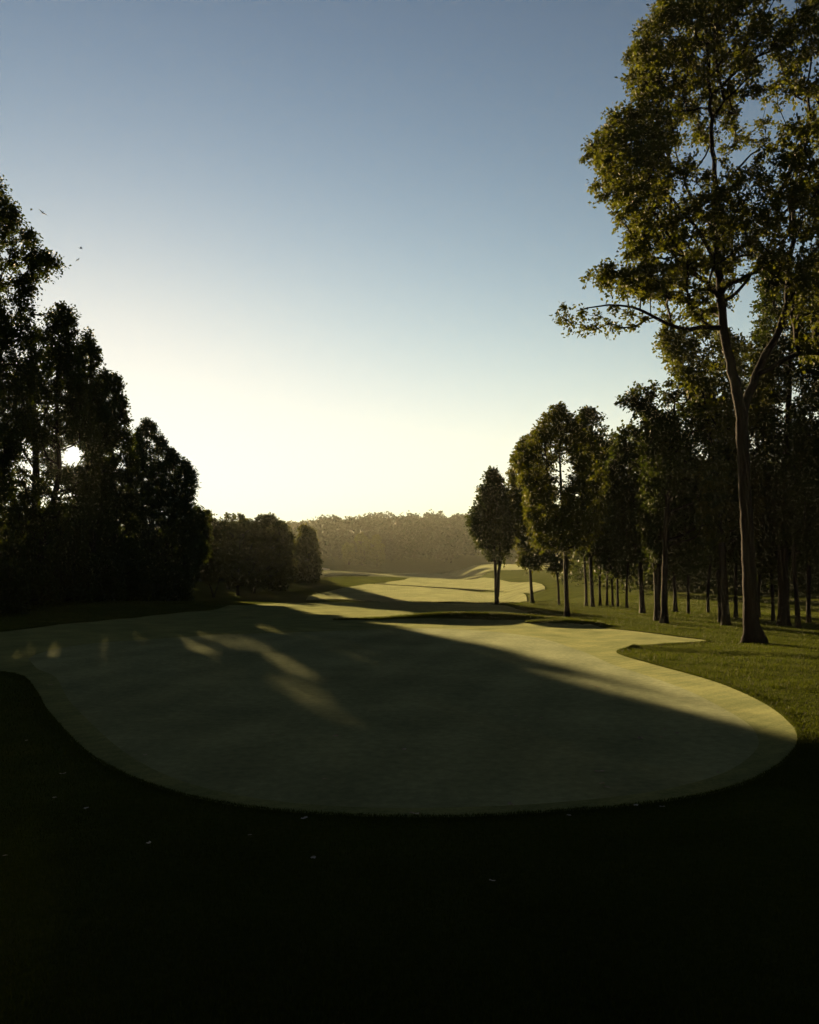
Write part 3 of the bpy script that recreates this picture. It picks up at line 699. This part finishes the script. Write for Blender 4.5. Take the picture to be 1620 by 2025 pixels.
# slender trunks standing farther back in the right wood
SL = [(1160, 1198, .13, 960), (1187, 1198, .12, 930), (1201, 1198, .12, 960), (1212, 1199, .11, 990), (1222, 1199, .12, 940), (1240, 1202, .11, 980), (1336, 1211, .15, 900), (1401, 1212, .13, 900), (1425, 1231, .14, 940),
      (1456, 1222, .12, 960), (1500, 1222, .14, 900), (1530, 1228, .13, 920), (1600, 1232, .15, 880), (1362, 1214, .12, 940)]
ORD = ['first', 'second', 'third', 'fourth', 'fifth', 'sixth', 'seventh', 'eighth', 'ninth', 'tenth', 'eleventh', 'twelfth', 'thirteenth', 'last']
SL.sort()
SLL = ['slender bare-stemmed tree in the back row of the right wood, %s from the left' % o for o in ORD]
for i, (x, y, r, top) in enumerate(SL):
    hw = 42 + (i * 13) % 20
    Rt(SLL[i], x, y, [(x - 1, y - 40, r), (x + (i % 3 - 1) * 5, y - 110, r * .85), (x + (i % 5 - 2) * 5, top + 60, r * .5), (x + (i % 5 - 2) * 5, top + 15, .03)],
       [(top, x - 14, x + 14), (top + 40, x - hw * .8, x + hw * .8), (top + 100, x - hw, x + hw), (1060, x - hw * .9, x + hw * .9), (1110 + (i * 7) % 30, x - hw * .5, x + hw * .5)], 0.85, name='slender_tree', leaf=0.28, k=1.5, seed=330 + i, mat=M_LEAF_D,
       group='slender trees in the right wood', sides=7, holes=0.2)
print('trees', TREE_COUNT)

# ------------------------------------------------------------------ far woods (one mass each)
def wood_mass(name, label, pts, rads, mat, q, seed, leaf_f=0.13, squash=1.15, gap=None):
    rs = np.random.RandomState(seed); n = len(pts)
    D = rs.normal(0, 1, (n, q, 3)); D[..., 2] = np.abs(D[..., 2]) * 1.0 - 0.35
    D /= np.linalg.norm(D, axis=2, keepdims=True)
    lob = 1 + 0.22 * np.sin(D[..., 0] * 5 + rs.rand(n, 1) * 6) * np.sin(D[..., 1] * 5 + rs.rand(n, 1) * 6) + 0.18 * np.sin(D[..., 2] * 7 + rs.rand(n, 1) * 6)
    rr = rads[:, None] * lob * rs.uniform(0.72, 1.04, (n, q))
    P = pts[:, None, :] + D * rr[..., None] * np.array([1, 1, squash])
    P = P.reshape(-1, 3); m = len(P)
    A = rs.normal(0, 1, (m, 3)); A /= np.linalg.norm(A, axis=1, keepdims=True)
    Nn = np.repeat(D.reshape(-1, 3), 1, axis=0) + rs.normal(0, .6, (m, 3))
    S = np.cross(A, Nn); S /= np.linalg.norm(S, axis=1, keepdims=True) + 1e-9
    l = (np.repeat(rads, q) * leaf_f * rs.uniform(.6, 1.5, m))[:, None]
    V = np.stack([P - A * l, P + S * l * .7, P + A * l, P - S * l * .7], 1)
    if gap: V = V[~sun_gap(P, gap)]
    o = obj(name, leaf_mesh(name, V, mat), None, 'stuff')
    tag(o, label, 'woods')
    return o
rs = np.random.RandomState(9)
n1, n2 = 1150, 350
Y = np.r_[rs.uniform(455, 900, n1), rs.uniform(455, 900, n2)]; X = np.r_[rs.uniform(-0.21, 0.11, n1), rs.uniform(-0.47, 0.40, n2)] * Y
R = rs.uniform(3.4, 7.0, len(X))
wood_mass('far_wood', 'hazy wooded hill closing the valley in the distance', np.c_[X, Y, hgt(X, Y) + R * rs.uniform(0.9, 1.7, len(X))], R, M_FAR, 300, 1, 0.15)
X = rs.uniform(15, 130, 1500); Y = rs.uniform(80, 190, 1500); k = (X / Y > 0.185 + 0.0016 * (115 - Y).clip(0)) & (X / Y < .62); X, Y = X[k], Y[k]; R = rs.uniform(1.5, 3.0, len(X))
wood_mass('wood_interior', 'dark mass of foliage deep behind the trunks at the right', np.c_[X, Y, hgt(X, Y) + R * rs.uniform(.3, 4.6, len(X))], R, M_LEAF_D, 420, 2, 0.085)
X = rs.uniform(-75, -22, 90); Y = rs.uniform(110, 200, 90); k = (X / Y < -0.27) & (X / Y > -.5); X, Y = X[k], Y[k]; R = rs.uniform(1.8, 3.0, len(X))
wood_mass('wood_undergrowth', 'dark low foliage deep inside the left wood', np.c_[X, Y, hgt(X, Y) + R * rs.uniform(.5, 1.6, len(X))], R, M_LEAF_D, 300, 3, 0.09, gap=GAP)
X = rs.uniform(-190, -22, 1300); Y = rs.uniform(165, 440, 1300); k = (X / Y < -0.125 - 0.08 * (Y < 215)) & (X / Y > -.5); X, Y = X[k], Y[k]; R = rs.uniform(2.2, 3.8, len(X))
hf = np.clip((-X / Y - 0.15) / 0.06, 0, 1) * 2.4 + 0.9
wood_mass('far_wood', 'hazy wood behind the small trees at the left of the valley', np.c_[X, Y, hgt(X, Y) + R * rs.uniform(.3, 1, len(X)) * hf], R, M_FAR, 110, 4, 0.20)
n = 420; a = rs.uniform(math.radians(115), math.radians(275), n); r = rs.uniform(16, 60, n); X, Y = r * np.sin(a), r * np.cos(a); R = rs.uniform(1.8, 3.4, n)  # unseen wood added behind the camera to shade the foreground
wood_mass('added_wood_behind', 'tall wood standing at the photographer\'s back, shading the foreground', np.c_[X, Y, hgt(X, Y) + R * rs.uniform(.6, 7.5, n)], R, M_LEAF_D, 200, 6, 0.17)
for i, (x, y, Yd, hw, top, lab) in enumerate([(690, 1118, 400, 12, 1062, 'pale hazy tree in the valley, left of its two neighbours'), (715, 1120, 395, 16, 1056, 'pale hazy tree in the valley, middle of three'), (745, 1122, 405, 15, 1060, 'pale hazy tree in the valley, right of its two neighbours')]):
    tree('valley_tree', lab, 'tree', Yd, [(x, y, .3), (x, y - 10, .26), (x, top + 25, .15), (x, top + 8, .05)], [(top, x - hw * .3, x + hw * .3), (top + 15, x - hw, x + hw), (y - 18, x - hw, x + hw), (y - 6, x - hw * .6, x + hw * .6)],
         1.6, k=2.6, K=8, M=6, leaf=0.8, seed=400 + i, mat=M_LEAF, sides=6)

# ------------------------------------------------------------------ rough grass blades
def grass(name, label, xs, ys, hgt_m, wid, seed):
    rs = np.random.RandomState(seed); n = len(xs)
    z = hgt(xs, ys); P = np.c_[xs, ys, z]
    a = rs.rand(n) * 2 * math.pi; S = np.c_[np.cos(a), np.sin(a), np.zeros(n)]
    lean = rs.normal(0, .45, (n, 2)); h = hgt_m * rs.uniform(.5, 1.25, n); w = wid * rs.uniform(.6, 1.3, n)
    mid = P + np.c_[lean * h[:, None] * .35, h * .6]; tip = P + np.c_[lean * h[:, None] * 1.1, h]
    V = np.stack([P - S * w[:, None], P + S * w[:, None], mid + S * w[:, None] * .7, tip, mid - S * w[:, None] * .7], 1)
    idx = np.arange(n)[:, None] * 5
    o = obj(name, mesh_np(name, V.reshape(-1, 3), [idx + np.array([[0, 1, 2, 4]]), idx + np.array([[4, 2, 3]])], M_BLADE), None, 'stuff')
    tag(o, label, 'grass')
rs = np.random.RandomState(77)
def rough_points(n, r0, r1, a0, a1, pw=1.0):
    r = np.exp(rs.uniform(math.log(r0), math.log(r1), n)); a = rs.uniform(a0, a1, n)
    x, y = r * np.sin(a), r * np.cos(a)
    m = ~inside(P_OUT, x, y)
    return x[m], y[m]
xa, ya = rough_points(90000, 5.2, 14, -.5, .5)
grass('foreground_grass', 'dark unmown grass across the foreground before the green', xa, ya, 0.055, 0.0035, 1)
xb, yb = rough_points(330000, 13, 95, 0.0, .52)
hb = (0.045 + 0.0006 * yb) * (0.75 + 0.5 * (np.sin(xb * 2.1 + 1.7 * np.sin(yb)) * np.sin(yb * 1.7 + xb) > 0.1))
grass('rough_grass', 'rough grass under and before the right-hand trees', xb, yb, hb, 0.0022 + 0.00011 * yb, 2)
def edge_points(n):
    k = rs.randint(0, len(P_OUT), n); q = P_OUT[k] + (np.roll(P_OUT, -1, 0)[k] - P_OUT[k]) * rs.rand(n, 1)
    c = np.array([0.0, 25.0]); o = q - c; o /= np.linalg.norm(o, axis=1, keepdims=True)
    q = q + o * (rs.exponential(0.10, n) - 0.05)[:, None]
    m = np.hypot(q[:, 0], q[:, 1]) < 60
    return q[m, 0], q[m, 1]
xe, ye = edge_points(60000)
grass('edge_grass', 'fringe of longer grass along the rim of the mown turf', xe, ye, 0.035 + 0.0006 * ye, 0.0025 + 0.00016 * ye, 5)
xc, yc = rough_points(60000, 14, 75, -.52, -.02)
grass('wood_edge_grass', 'dark rough grass along the foot of the left wood', xc, yc, 0.05 + 0.0006 * yc, 0.003 + 0.00016 * yc, 3)
def in_poly_pts(poly, n):
    lo, hi = poly.min(0), poly.max(0); p = rs.uniform(lo, hi, (n, 2)); m = inside(poly, p[:, 0], p[:, 1]); return p[m, 0], p[m, 1]
x1, y1 = in_poly_pts(P_MOUND, 30000); x2, y2 = in_poly_pts(P_MOUND2, 6000)
grass('mound_grass', 'strip of rough grass on the low mound behind the green', np.r_[x1, x2], np.r_[y1, y2], 0.12, 0.010, 4)

# ------------------------------------------------------------------ fallen leaves, birds
def leaf_flat(seed, s):
    r = np.random.RandomState(seed); n = 9
    t = np.linspace(0, 2 * math.pi, n, endpoint=False)
    rad = s * (0.55 + 0.45 * np.abs(np.cos(t * 1.5 + .3))) * r.uniform(.8, 1.2, n)
    V = np.c_[rad * np.cos(t), rad * np.sin(t) * .7, r.uniform(0, .35, n) * s]
    V = np.r_[V, [[0, 0, 0.05 * s]]]
    return V, np.stack([np.arange(n), (np.arange(n) + 1) % n, np.full(n, n)], -1)
LM = []
for i in range(4):
    v, f = leaf_flat(i, 0.055); LM.append((mesh_np('fallen_leaf', v, [f], M_DEAD), mesh_np('fallen_leaf', v, [f], M_PALE)))
def put_leaf(x, y, pale, label, group, i, s=1.0, up=0.03):
    g = ground_at(x, y)
    o = obj('fallen_leaf', LM[i % 4][1 if pale else 0]); o.location = (g[0], g[1], float(hgt(*g)) + up * (1 + .01 * g[1])); o.rotation_euler = (0, 0, i * 1.3); o.scale = (s, s, s)
    tag(o, label, 'leaf', group)
for i, (x, y) in enumerate([(1070, 1422), (1020, 1418), (663, 1458), (1315, 1444), (1267, 1462), (1308, 1460), (800, 1484), (1186, 1528), (1190, 1552), (1200, 1560), (642, 1543), (288, 1495), (822, 1612), (540, 1455), (1180, 1360), (1272, 1394), (1010, 1594), (100, 1356), (1420, 1530), (1340, 1452)]):
    put_leaf(x, y, False, 'small dark fallen leaf lying on the shaded putting green', 'dark leaves on the green', i, 0.9 + .7 * ((i * 7) % 5) / 5, 0.012)
for i, (x, y) in enumerate([(108, 1588), (170, 1610), (52, 1473), (602, 1630), (620, 1710), (494, 1664), (1258, 1604), (1310, 1606), (125, 1540), (1125, 1624), (10, 1705), (295, 1680), (975, 1756)]):
    put_leaf(x, y, True, 'small pale fallen leaf lying on the dark foreground grass', 'pale leaves in the foreground rough', i, 0.6 + .5 * ((i * 3) % 5) / 5, 0.06)

def bird(x, y, Y, span, bank, yaw, label):
    p = at(x, y, Y); e = empty('bird', p); tag(e, label, 'bird', 'birds over the left wood')
    t = np.linspace(-1, 1, 9); b = np.c_[t * span * .22, np.zeros(9), np.zeros(9)]
    rad = span * .055 * np.sqrt(np.maximum(0.02, 1 - t ** 2)) * (1 - .25 * t)
    v, q = tube(b, rad, 8); obj('body', mesh_np('body', v, [q], M_BIRD, True), e)
    tl = np.array([[-.16, 0, .005], [-.36, .06, 0], [-.38, 0, 0], [-.36, -.06, 0]]) * span
    obj('tail', mesh_np('tail', tl, [np.array([[0, 1, 2, 3]])], M_BIRD), e)
    for s in (1, -1):
        w = np.array([[.10, .02, .02], [.13, .22, .10], [.06, .38, .12], [-.06, .52, .06], [-.05, .36, .10], [-.07, .20, .09], [-.10, .02, .02]]) * span
        w[:, 1] *= s
        top = w + np.array([0, 0, .012 * span]); V = np.r_[w, top]; n = 7
        f = np.stack([np.arange(n), (np.arange(n) + 1) % n, n + (np.arange(n) + 1) % n, n + np.arange(n)], -1)
        obj('wing', mesh_np('wing', V, [np.array([np.arange(n)[::-1], n + np.arange(n)]), f], M_BIRD), e)
    e.rotation_euler = (bank, 0.1, yaw)
bird(84, 421, 60, .66, .5, 2.2, 'highest bird, wings spread, above the left wood')
bird(160, 491, 58, .50, .1, .3, 'dark bird gliding level right of the tallest left tree')
bird(154, 514, 85, .55, -.5, 1.2, 'faint lowest bird just beneath the gliding one')

# ------------------------------------------------------------------ haze
def haze():
    m, nt, out = nodes_of('haze_air')
    v = nt.nodes.new('ShaderNodeVolumePrincipled')
    v.inputs['Color'].default_value = (0.95, 1.0, 0.84, 1)
    v.inputs['Density'].default_value = HAZE_DENSITY
    v.inputs['Anisotropy'].default_value = 0.3
    nt.links.new(v.outputs[0], out.inputs['Volume'])
    x, y0, y1, z0, z1 = 1650, -1650, 1650, -8, 62
    V = np.array([(sx * x, yy, z) for z in (z0, z1) for (sx, yy) in ((-1, y0), (1, y0), (1, y1), (-1, y1))], float)
    Fq = np.array([(3, 2, 1, 0), (4, 5, 6, 7), (0, 1, 5, 4), (1, 2, 6, 5), (2, 3, 7, 6), (3, 0, 4, 7)])
    o = obj('haze', mesh_np('haze', V, [Fq], m), None, 'stuff')
    tag(o, 'thin golden morning haze filling the air over the course', 'haze')
haze()
